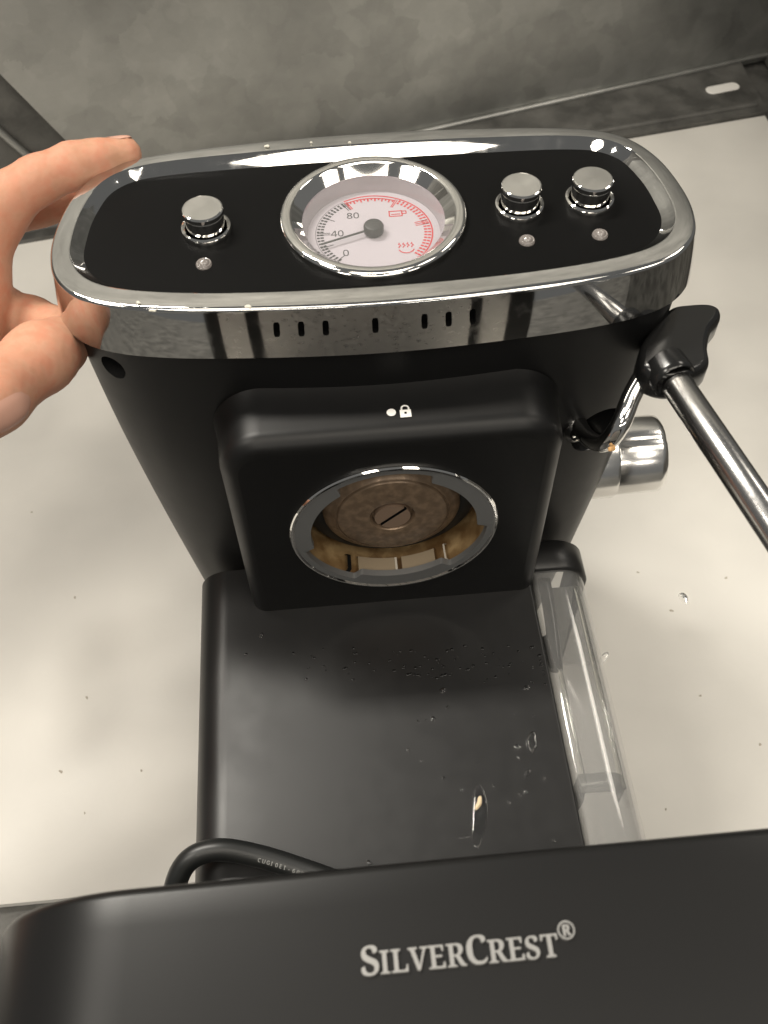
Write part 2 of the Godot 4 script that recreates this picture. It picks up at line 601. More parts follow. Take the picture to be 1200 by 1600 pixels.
# ---------------------------------------------------------------- the machine
func build_head(m: Node3D) -> void:
	OUTL = loop2(mirrored([Vector2(0, 22.7), Vector2(38, 24.3), Vector2(70, 27.8), Vector2(88, 33.5), Vector2(97.5, 43), Vector2(100.8, 56), Vector2(99.8, 71), Vector2(96, 85), Vector2(88.5, 96), Vector2(75, 102.5), Vector2(40, 106.8), Vector2(0, 108.3)]), NU)
	INNER = loop2(mirrored([Vector2(0, 34.7), Vector2(38, 35.6), Vector2(70, 39.6), Vector2(84, 44.5), Vector2(90.5, 54), Vector2(90.8, 66), Vector2(88.8, 78), Vector2(84, 89), Vector2(74, 94.6), Vector2(40, 96.6), Vector2(0, 97.2)]), NU)
	DU = OUTL[0].distance_to(OUTL[1])
	# body behind the chrome band
	var zs := []
	var z := 70.0
	while z > -149.0:
		zs.append(z)
		z -= 2.5 if z > 0 else 6.0
	zs.append(-150.0)
	var st := mb()
	var holes := [
		{"u": u_at(-87.5), "z": 58.5, "ru": 4.4, "rz": 4.6, "depth": 14.0},
		{"u": u_at(79.5), "z": 14.0, "ru": 10.4, "rz": 10.6, "depth": 26.0},
	]
	var cups := []
	holed_skin(st, cups, body_pt, NU, DU, zs, holes)
	var back := PackedVector3Array()
	for i in NU: back.append(body_pt(i, -150.0))
	cap(st, back, 9)
	var head := fin(st, "head_housing", M.satin_black, m)
	fin(cups[0], "screw_recess", M.gloss_black, head)
	fin(cups[1], "steam_pipe_socket", M.gloss_black, head)
	# chrome band round the head
	zs = [83.2, 82.4]
	z = 81.2
	while z > 68.0:
		zs.append(z)
		z -= 0.85
	zs.append(67.6)
	holes = []
	for x in [-32.2, -25.0, -17.8, -3.2, 11.4, 18.6, 25.8]:
		holes.append({"u": u_at(x), "z": 77.4, "ru": 0.95, "rz": 2.5, "depth": 3.0, "power": 5.0})
	st = mb()
	cups = []
	holed_skin(st, cups, band_pt, NU, DU, zs, holes)
	var lip := PackedVector3Array()
	var lip0 := PackedVector3Array()
	for i in NU:
		var p := band_pt(i, 67.6)
		lip0.append(p)
		lip.append(Vector3(p.x * 0.955, 62 + (p.y - 62) * 0.955, 67.4))
	skin(st, [lip0, lip], true, 30, false, 30)
	var band := fin(st, "chrome_band", M.chrome, m)
	for cup in cups: fin(cup, "vent_slot", M.hollow_black, band)
	# rim on the front: rounded outer edge, flat land, bevel down to the panel
	st = mb()
	var rows := []
	var prof := [[0.0, 83.2]]
	for i in range(1, 9):
		var t := i / 8.0 * PI / 2
		prof.append([0.12 * (1 - cos(t)), 83.2 + 1.3 * sin(t)])
	prof += [[0.3, 84.62], [0.60, 84.62], [0.63, 84.5], [0.66, 84.15], [0.82, 82.8], [1.0, 81.1]]
	for s in prof:
		var r := PackedVector3Array()
		for i in NU:
			# pair each outer point with the inner point at the same share of the loop
			var q := OUTL[i].lerp(INNER[i], s[0])
			r.append(Vector3(q.x, q.y, s[1]))
		rows.append(r)
	skin(st, rows, true, 15.0)
	fin(st, "chrome_rim", M.chrome, m)
	# control panel
	st = mb()
	rows = []
	for s in [-0.03, 0.0, 0.3, 0.65, 1.0]:
		var r := PackedVector3Array()
		for p in INNER:
			var q := p - Vector2(0, 67.5)
			q = q.lerp(q.normalized() * 27.0, s)
			r.append(Vector3(q.x, q.y + 67.5, 81.3))
		rows.append(r)
	skin(st, rows, true)
	fin(st, "control_panel", M.panel_black, m)

func build_buttons(m: Node3D) -> void:
	for x in [[-53.3, 65.6], [47.2, 66.4], [70.2, 67.2]]:
		var at := Vector3(x[0], x[1], 81.3)
		var st := mb()
		lathe(st, [[5.9, 0.0], [8.1, 0.0], [8.1, 1.0], [7.8, 1.7], [7.2, 2.0], [6.7, 1.6], [6.5, 0.6]], at, Vector3(0, 0, 1), 48, 40)
		var b := fin(st, "push_button", M.clean_chrome, m)
		st = mb()
		lathe(st, [[6.1, 0.3], [6.2, 6.2], [6.45, 6.8], [6.5, 8.1], [6.3, 8.45], [5.95, 8.6], [0.01, 8.62]], at, Vector3(0, 0, 1), 64, 20)
		fin(st, "button_cap", M.clean_chrome, b)
	for x in [[-53.8, 49.2], [46.8, 49.6], [70.0, 50.0]]:
		var at := Vector3(x[0], x[1], 81.3)
		var st := mb()
		lathe(st, [[2.55, -0.2], [2.5, 0.5], [2.2, 0.9], [1.8, 0.8], [1.6, 1.2], [1.0, 1.7], [0.01, 1.9]], at, Vector3(0, 0, 1), 24, 50)
		fin(st, "indicator_light", M.led_lens, m)

func arc_strip(st: SurfaceTool, c: Vector3, r0: float, r1: float, a0: float, a1: float, n: int) -> void:
	for i in n:
		var t0 := deg_to_rad(lerpf(a0, a1, float(i) / n))
		var t1 := deg_to_rad(lerpf(a0, a1, float(i + 1) / n))
		var d0 := Vector3(cos(t0), sin(t0), 0)
		var d1 := Vector3(cos(t1), sin(t1), 0)
		quad(st, c + d0 * r0, c + d0 * r1, c + d1 * r1, c + d1 * r0)

func tick(st: SurfaceTool, c: Vector3, r0: float, r1: float, a: float, w: float) -> void:
	var t := deg_to_rad(a)
	var d := Vector3(cos(t), sin(t), 0)
	var s := Vector3(-sin(t), cos(t), 0) * w / 2
	quad(st, c + d * r0 - s, c + d * r1 - s, c + d * r1 + s, c + d * r0 + s)

func build_gauge(m: Node3D) -> void:
	var c := Vector3(0, 66.4, 0)
	var dial_z := 75.2
	var st := mb()
	lathe(st, [[29.9, 81.0], [29.9, 82.6], [29.75, 83.1], [29.4, 83.5], [28.9, 83.8], [28.3, 83.9], [26.9, 83.9], [26.6, 83.8], [26.3, 83.6], [25.9, 83.2], [23.0, 80.6]], c, Vector3(0, 0, 1), 120, 26)
	var g := fin(st, "pressure_gauge", M.clean_chrome, m)
	st = mb()
	lathe(st, [[23.0, 80.6], [22.85, 80.2], [22.6, 79.4], [21.6, 75.1]], c, Vector3(0, 0, 1), 96, 60)
	fin(st, "gauge_wall", mat("gauge_wall", lin(0.30, 0.27, 0.29), 0.12, 0.0, 0.6), g)
	st = mb()
	lathe(st, [[21.8, dial_z], [0.01, dial_z]], c, Vector3(0, 0, 1), 96)
	fin(st, "dial", M.dial_white, g)
	var k := Vector3(c.x, c.y, dial_z + 0.06)
	st = mb()
	st.set_smooth_group(-1)
	arc_strip(st, k, 18.9, 19.05, 226, 118, 40)
	for i in 23:
		var a := lerpf(226, 121, i / 22.0)
		tick(st, k, 16.4, 17.5, a, 0.8)
		tick(st, k, 17.7, 18.6, a, 0.8)
	for a in [225.0, 199.0, 178.0, 175.0, 150.0, 121.0, 118.5]:
		tick(st, k, 14.2, 18.5, a, 0.32)
	fin(st, "black_scale", M.dial_black, g)
	st = mb()
	st.set_smooth_group(-1)
	arc_strip(st, k, 18.9, 19.4, 117, -45, 60)
	arc_strip(st, k, 17.6, 18.1, 117, 62, 30)
	for i in 14:
		var a := lerpf(116, 64, i / 13.0)
		tick(st, k, 16.3 if i % 2 == 0 else 16.9, 17.7, a, 0.55)
	for i in 22:
		var a := lerpf(57, -42, i / 21.0)
		tick(st, k, 16.5, 17.5, a, 0.72)
		tick(st, k, 17.7, 18.7, a, 0.72)
	for a in [117.0, 115.0, 62.0, 60.0, 15.0, 12.0, 9.0]:
		tick(st, k, 14.2, 18.6, a, 0.32)
	fin(st, "red_scale", M.dial_red, g)
	# numerals
	st = mb()
	for t in [["80", Vector3(-8.2, 8.0, 0)], ["40", Vector3(-14.0, -0.6, 0)], ["0", Vector3(-10.6, -10.4, 0)]]:
		text_into(st, t[0], "Droid Sans", false, 2.9, 0.06, Transform3D(Basis.IDENTITY, k + t[1]))
	plain(st, "scale_numbers", M.dial_black, g)
	# cup and steam pictograms in thin red lines
	st = mb()
	var cu := k + Vector3(8.0, 9.0, 0.0)
	for b in [[Vector3(0, 1.3, 0), Vector3(4.6, 0.4, 0.06)], [Vector3(-2.1, 0, 0), Vector3(0.4, 2.6, 0.06)], [Vector3(2.1, 0, 0), Vector3(0.4, 2.6, 0.06)], [Vector3(0, -1.3, 0), Vector3(4.2, 0.4, 0.06)], [Vector3(0, -0.3, 0), Vector3(3.0, 0.35, 0.06)], [Vector3(2.9, 1.1, 0), Vector3(1.4, 0.35, 0.06)], [Vector3(3.5, 0.5, 0), Vector3(0.35, 1.2, 0.06)], [Vector3(2.9, -0.2, 0), Vector3(1.3, 0.35, 0.06)]]:
		box(st, cu + b[0], b[1])
	fin(st, "cup_pictogram", M.dial_red, g)
	st = mb()
	var sc := k + Vector3(9.8, -8.4, 0)
	for i in 4:
		for s in 3:
			box(st, sc + Vector3(-2.1 + i * 1.35 + (0.3 if s % 2 else -0.1), 0.5 + s * 0.75, 0), Vector3(0.36, 0.95, 0.06), Basis(Vector3(0, 0, 1), 0.45 if s % 2 else -0.45))
	arc_strip(st, sc + Vector3(0, 0, 0.03), 2.4, 2.8, 200, 340, 14)
	fin(st, "steam_pictogram", M.dial_red, g)
	# needle with its hub
	st = mb()
	var a := deg_to_rad(199.5)
	var nb := Basis(Vector3(0, 0, 1), a)
	box(st, Vector3(c.x, c.y, 77.0) + nb * Vector3(9.2, 0, 0), Vector3(18.4, 0.75, 0.4), nb, 0.1)
	lathe(st, [[3.1, 75.6], [3.3, 76.2], [3.3, 78.0], [2.9, 78.6], [2.2, 78.8], [0.01, 78.85]], c, Vector3(0, 0, 1), 32, 40, 5)
	fin(st, "needle", M.needle_black, g)
	st = mb()
	lathe(st, [[22.9, 80.3], [0.01, 80.3]], c, Vector3(0, 0, 1), 64)
	fin(st, "gauge_glass", M.clear_pane, g)

func build_group(m: Node3D) -> void:
	var wide := rect_loop(-55.5, 55.5, -66.0, 51.5, [9, 9, 15, 15], 12)
	var rows := [row_xz(inset(wide, -2.0), 22.0), row_xz(inset(wide, -0.9), 18.0), row_xz(inset(wide, -0.2), 10.0)]
	for i in 8:
		var a := i / 7.0 * PI / 2
		rows.append(row_xz(inset(wide, 6.0 * (1 - cos(a))), 6.0 - 6.0 * sin(a)))
	var st := mb()
	# plate with the round opening
	var last: PackedVector3Array = rows[-1]
	for t in [0.33, 0.66, 1.0]:
		var r := PackedVector3Array()
		for p in last:
			var q := Vector2(p.x, p.z)
			r.append(Vector3(lerpf(q.x, q.normalized().x * 35.6, t), 0, lerpf(q.y, q.normalized().y * 35.6, t)))
		rows.append(r)
	skin(st, rows, true, 40)
	fin(st, "group_block", M.satin_black, m)
	# white dot and padlock printed on its front
	st = mb()
	lathe(st, [[1.45, 0.0], [1.45, 0.12], [0.01, 0.12]], Vector3(0.2, 9.2, 51.72), Vector3(0, 0, 1), 28)
	fin(st, "white_dot_mark", M.white_print, m)
	st = mb()
	box(st, Vector3(4.6, 8.3, 51.84), Vector3(3.5, 3.0, 0.2), Basis.IDENTITY, 0.0)
	arc_strip(st, Vector3(4.6, 10.3, 51.98), 0.85, 1.4, 0, 180, 16)
	st.set_smooth_group(-1)
	for s in [-1, 1]:
		box(st, Vector3(4.6 + s * 1.12, 10.0, 51.88), Vector3(0.55, 0.9, 0.2))
	fin(st, "padlock_mark", M.white_print, m)
	st = mb()
	lathe(st, [[0.42, 0.0], [0.42, 0.22], [0.01, 0.22]], Vector3(4.6, 8.4, 51.84), Vector3(0, 0, 1), 12)
	fin(st, "keyhole_mark", M.panel_black, m)
	# bayonet ring: grey flange with three lugs inside a bright edge
	st = mb()
	lathe(st, [[35.3, 1.5], [36.4, 0.6], [36.5, -0.6], [36.1, -1.1], [35.5, -1.2], [34.9, -0.8]], Vector3.ZERO, Vector3(0, 1, 0), 120, 40)
	var ring := fin(st, "bayonet_ring", M.clean_chrome, m)
	st = mb()
	var n := 360
	var o := PackedVector3Array()
	var i0 := PackedVector3Array()
	var i1 := PackedVector3Array()
	for i in n:
		var a := deg_to_rad(i)
		var deg := float(i) if i <= 180 else i - 360.0
		var open := 0.0
		for h in [[-166.0, -116.0], [-52.0, -1.0], [66.0, 126.0]]:
			open = maxf(open, smoothstep(h[0] - 1.5, h[0] + 1.5, deg) * (1.0 - smoothstep(h[1] - 1.5, h[1] + 1.5, deg)))
		var r := lerpf(29.2, 32.8, open)
		var d := Vector3(cos(a), 0, sin(a))
		o.append(d * 35.0 + Vector3(0, -0.8, 0))
		i0.append(d * r + Vector3(0, -0.6, 0))
		i1.append(d * r + Vector3(0, 1.9, 0))
	skin(st, [o, i0, i1], true, 40)
	fin(st, "lug_flange", M.ring_grey, ring)
	st = mb()
	lathe(st, [[34.5, 1.2], [33.6, 2.2], [33.4, 8.0], [32.8, 15.5], [25.0, 16.0]], Vector3.ZERO, Vector3(0, 1, 0), 96, 30)
	var well := fin(st, "brew_well", M.stained_nylon, m)
	# moulded steps on the well's wall
	for s in [[-100.0, 22.0, M.nylon_grey], [-72.0, 24.0, M.nylon_grey], [-122.0, 3.0, M.hollow_black], [-113.0, 4.0, M.nylon_grey], [-88.0, 1.6, M.dirt], [-52.0, 1.4, M.dirt]]:
		st = mb()
		var rr := []
		for q in [[33.3, 1.8], [31.4, 2.4], [31.2, 8.6], [33.3, 9.4]]:
			var r := PackedVector3Array()
			for k in 9:
				var a := deg_to_rad(s[0] + s[1] * (k / 8.0 - 0.5))
				r.append(Vector3(cos(a) * q[0], q[1], sin(a) * q[0]))
			rr.append(r)
		skin(st, rr, false, 30)
		fin(st, "well_step", s[2], well)
	st = mb()
	lathe(st, [[31.0, 16.5], [30.6, 12.6], [27.6, 12.2], [25.0, 13.0], [24.5, 16.0]], Vector3.ZERO, Vector3(0, 1, 0), 72, 40)
	fin(st, "gasket", M.rubber_black, well)
	st = mb()
	lathe(st, [[25.0, 14.0], [24.7, 10.6], [24.2, 9.6], [22.4, 8.6], [21.6, 8.4], [21.0, 7.6], [20.5, 7.3], [20.2, 8.0], [19.9, 8.0], [19.6, 7.1], [19.2, 6.8], [9.0, 6.4], [8.2, 6.6], [7.4, 8.2], [7.2, 9.0], [0.01, 9.0]], Vector3(0, 0, -1.2), Vector3(0, 1, 0), 96, 40)
	var scr := fin(st, "shower_screen", M.coffee_bronze, m)
	var cs := CSGCylinder3D.new()
	cs.radius = 0.0064
	cs.height = 0.0026
	cs.sides = 40
	cs.material = M.screw_brass
	cs.name = "screen_screw"
	cs.position = Vector3(0, 0.0078, -0.0012)
	cs.rotation.y = deg_to_rad(-44)
	var cut := CSGBox3D.new()
	cut.size = Vector3(0.02, 0.0016, 0.0013)
	cut.position = Vector3(0, -0.0013, 0)
	cut.operation = CSGShape3D.OPERATION_SUBTRACTION
	cut.material = M.hollow_black
	cs.add_child(cut)
	scr.add_child(cs)

func build_column(m: Node3D) -> void:
	var plan := rect_loop(-77.6, 54.6, -150.0, -49.0, [2, 2, 1.2, 12.5], 14)
	var rows := []
	for y in [20.0, 18.0, 0.0, -40.0, -80.0, -134.0]: rows.append(row_xz(plan, y))
	var st := mb()
	skin(st, rows, true)
	fin(st, "column", M.column_black, m)

func build_tank(m: Node3D) -> void:
	var plan := rect_loop(55.2, 78.2, -138.0, -49.6, [4, 8, 12.5, 2.5], 12)
	var st := mb()
	var rows := []
	for y in [8.5, 0.0, -40.0, -80.0, -133.0]: rows.append(row_xz(plan, y))
	for y in [-133.0, -80.0, -40.0, 0.0, 8.5, 8.5001]: rows.append(row_xz(inset(plan, 1.3), y))
	rows.append(rows[0])
	skin(st, rows, true, 50)
	var t := fin(st, "water_tank", M.clear_plastic, m)
	# inner vessel's clear corner edges and its curved bottom
	var inn := inset(plan, 2.6)
	for q in [[59.6, -54.0, 0.9], [74.2, -59.0, 1.0]]:
		st = mb()
		tube(st, [Vector3(q[0], -33 if q[0] < 60 else 5, q[1]), Vector3(q[0], -50, q[1]), Vector3(q[0], -79, q[1])], q[2], 12)
		fin(st, "vessel_edge", M.thick_plastic, t)
	st = mb()
	var front_part := PackedVector2Array()
	for p in inn:
		if p.y > -84.0: front_part.append(p)
	var turn := 0
	for i in front_part.size():
		if front_part[i].distance_to(front_part[(i + 1) % front_part.size()]) > 8.0 and absf(front_part[i].y - front_part[(i + 1) % front_part.size()].y) < 12.0 and front_part[i].y < -70.0: turn = i + 1
	var strip := []
	for q in [[0.0, -74.5], [0.25, -77.2], [1.0, -79.6], [2.4, -80.8], [2.5, -79.8], [1.5, -78.6], [1.1, -76.8], [1.0, -74.5]]:
		var r := PackedVector3Array()
		for i in front_part.size():
			var p := front_part[(i + turn) % front_part.size()]
			var cc := Vector2(67, -66)
			var qq := p.move_toward(cc, q[0])
			r.append(Vector3(qq.x, q[1], qq.y))
		strip.append(r)
	strip.append(strip[0])
	skin(st, strip, false, 50)
	fin(st, "vessel_bottom", M.smoked_plastic, t)
	# dark suction tube and an added grey sheet for the triangle of shade beside it
	st = mb()
	tube(st, smooth_path([Vector3(61.5, 8, -57), Vector3(61.2, -8, -57.5), Vector3(60.0, -24, -58.5), Vector3(59.2, -31, -59)], 5), 2.6, 16)
	fin(st, "suction_tube", M.gloss_black, t)
	st = mb()
	var pts := [Vector2(63, 8), Vector2(74.5, 8), Vector2(70.0, -8), Vector2(64.2, -22), Vector2(63.0, -22)]
	var lo := PackedVector3Array()
	var hi := PackedVector3Array()
	for p in pts:
		lo.append(Vector3(p.x, p.y, -66.0))
		hi.append(Vector3(p.x, p.y, -63.5))
	skin(st, [lo, hi], true, 30)
	cap(st, hi, 4)
	cap(st, lo, 5)
	fin(st, "shade_sheet", mat("shade_grey", lin(0.11, 0.108, 0.10), 0.4), t)  # dark grey sheet stands in for a triangular shadow inside the tank
	# black collar over the top of the tank
	st = mb()
	var big := inset(plan, -1.6)
	rows = [row_xz(inset(big, 3.0), 8.0), row_xz(inset(big, 0.8), 8.0), row_xz(big, 8.8), row_xz(big, 21.0), row_xz(inset(big, 1.0), 22.0), row_xz(inset(big, 5), 22.0)]
	skin(st, rows, true, 50)
	fin(st, "tank_collar", M.column_black, m)

func build_base(m: Node3D) -> void:
	var plan := rect_loop(-103.0, 103.0, -150.0, 72.0, [6, 6, 36, 36], 16)
	var rows := []
	for i in 6:
		var a := i / 5.0 * PI / 2
		rows.append(row_xz(inset(plan, 2.2 * (1 - sin(a))), -132.0 - 2.2 * (1 - cos(a))))
	for y in [-140.0, -160.0, -192.0]: rows.append(row_xz(plan, y))
	rows.append(row_xz(inset(plan, 3.0), -195.0))
	var st := mb()
	skin(st, rows, true)
	cap(st, rows[-1], 8)
	cap(st, rows[0], 9)
	fin(st, "base", M.base_black, m)
	st = mb()
	box(st, Vector3(-2, -131.6, 12), Vector3(134, 1.2, 104), Basis.IDENTITY, 0.4)
	var tray := fin(st, "drip_tray", M.dull_steel, m)
	for x in [-84.0, 80.0]:
		st = mb()
		box(st, Vector3(x, -131.6, 0), Vector3(16, 1.0, 84), Basis.IDENTITY, 0.4)
		fin(st, "tray_side", M.dull_steel, tray)
	# raised metal lettering on the front
	st = mb()
	var x := -20.6
	var y := -153.4
	for t in [["S", 5.4], ["ILVER", 4.25], ["C", 5.4], ["REST", 4.25]]:
		x += text_into(st, t[0], "Droid Serif", true, t[1], 1.1, Transform3D(Basis.IDENTITY.scaled(Vector3(0.93, 1, 1)), Vector3(x, y, 72.3))) * 0.93 + 0.22
	text_into(st, "\u00ae", "Droid Sans", true, 3.4, 1.0, Transform3D(Basis.IDENTITY, Vector3(x + 0.1, y + 3.0, 72.3)))
	plain(st, "brand_lettering", M.silver_letter, m)
func further(p: Vector3) -> Vector3:   # the grip and its tube stand a little nearer the machine's flank
	var o := Vector3(-16.5, -188.2, 278.2)
	return o + (p - o) * 1.032

func build_wand(m: Node3D) -> void:
	var st := mb()
	tube(st, smooth_path([Vector3(66, 38, 17), Vector3(67, 26, 20), Vector3(68.5, 14, 25), Vector3(70.8, 6.5, 32), Vector3(74, 6.5, 40), Vector3(78.5, 13.5, 46), Vector3(84, 20, 51), Vector3(88, 25, 54)], 8), 3.25, 20)
	var w := fin(st, "steam_pipe", M.clean_chrome, m)
	st = mb()
	lathe(st, [[0.01, -4.0], [3.0, -3.6], [4.6, -2.0], [5.2, 0.0], [4.6, 2.4], [3.2, 3.6]], Vector3(66.5, 24.5, 18.5), Vector3(0.1, -1, 0.3), 28, 60)
	fin(st, "ball_joint", M.clean_chrome, w)
	# black grip
	var c := loop2([Vector2(76.4, 10), Vector2(78.4, 17.5), Vector2(83.6, 25), Vector2(89.2, 31.2), Vector2(93, 34.0), Vector2(97, 34.6), Vector2(104.6, 34.2), Vector2(107.6, 31.8), Vector2(107.2, 28.2), Vector2(102.6, 22.6), Vector2(99.4, 15.5), Vector2(97.6, 8.4), Vector2(92, 5.0), Vector2(85, 3.0), Vector2(79, 5.4)], 120)
	var rows := []
	for s in [[1.9, 54.0], [0.9, 54.3], [0.3, 55.0], [0.0, 56.2], [0.0, 62.0], [0.25, 63.2], [0.8, 64.2], [1.5, 64.8], [2.1, 65.0]]:
		var r := row_xy(inset(c, s[0]), s[1])
		for i in r.size(): r[i] = further(r[i])
		rows.append(r)
	st = mb()
	skin(st, rows, true, 60)
	cap(st, rows[0], 1)
	cap(st, rows[-1], 2)
	fin(st, "wand_grip", M.gloss_black, m)
	# tube that leaves the grip
	var top := further(Vector3(85.6, 6.6, 62.0))
	var dir := Vector3(13.2, -56.0, -1.0).normalized()
	st = mb()
	lathe(st, [[5.4, -7.5], [6.9, -6.5], [7.2, -1.0], [7.1, 0.6], [6.7, 1.2], [5.7, 0.6], [5.4, -3.5]], top + dir * 1.5, dir, 40, 50)
	fin(st, "grip_collar", M.gloss_black, m)
	st = mb()
	lathe(st, [[3.0, 1.0], [4.6, 1.2], [4.9, 2.0], [4.9, 96.0], [4.2, 97.0], [1.6, 97.4], [0.01, 97.4]], top + dir * 2.0, dir, 40, 50)
	fin(st, "steam_wand", M.wand_steel, m)
	# rotary knob on the right flank
	st = mb()
	var prof := [[17.2, 82.0], [17.4, 95.0], [17.0, 96.0], [16.2, 96.4]]
	lathe(st, prof, Vector3(0, 55.5, -40), Vector3(1, 0, 0), 72, 40)
	var k := fin(st, "steam_knob", M.knob_chrome, m)
	st = mb()
	rows = []
	for s in [[15.9, 95.6], [16.3, 96.4], [16.3, 113.5], [15.9, 115.3], [14.9, 116.3], [0.02, 116.7]]:
		var r := PackedVector3Array()
		for i in 144:
			var a := TAU * i / 144
			var f: float = s[0] - (0.5 * pow(maxf(0.0, cos(a * 3.0 + 0.9)), 30.0) if s[0] > 2.0 else 0.0)
			r.append(Vector3(s[1], 55.5 + sin(a) * f, -40 + cos(a) * f))
		rows.append(r)
	skin(st, rows, true, 40)
	fin(st, "knob_grip", M.knob_chrome, k)

func build_cord(m: Node3D) -> void:
	var path := smooth_path([Vector3(-88, -150, -120), Vector3(-85.5, -126, -88), Vector3(-84.6, -112, -66), Vector3(-83.0, -102, -52), Vector3(-77.5, -94.5, -44), Vector3(-68, -92.0, -42), Vector3(-55, -94.5, -43.5), Vector3(-38, -101, -44.8), Vector3(-20, -109.5, -44.8), Vector3(0, -121, -44.8), Vector3(16, -134, -44.8)], 10)
	var st := mb()
	tube(st, path, 3.7, 24)
	var c := fin(st, "power_cord", M.rubber_black, m)
	# printed lettering along it
	st = mb()
	var s := "CUGI0EI-6003 \u0394 H"
	var pos := 0.0
	var at := -1.0
	var k := 0
	for i in range(1, path.size()):
		var p0: Vector3 = path[i - 1]
		var p1: Vector3 = path[i]
		if p0.x < -54.0 or k >= s.length(): continue
		if at < 0: at = pos
		var l := p0.distance_to(p1)
		while k < s.length() and at < pos + l:
			var q := p0.lerp(p1, (at - pos) / l)
			var t := (p1 - p0).normalized()
			var nrm := (Vector3(0, -0.55, 0.83) - t * t.dot(Vector3(0, -0.55, 0.83))).normalized()
			var b := Basis(t, nrm.cross(t), nrm)
			if s[k] != " ":
				text_into(st, s[k], "Droid Sans", false, 1.25, 0.06, Transform3D(b, q + nrm * 3.66 - nrm.cross(t) * 0.6))
			at += 1.5
			k += 1
		pos += l
	plain(st, "cord_lettering", M.cord_print, c)

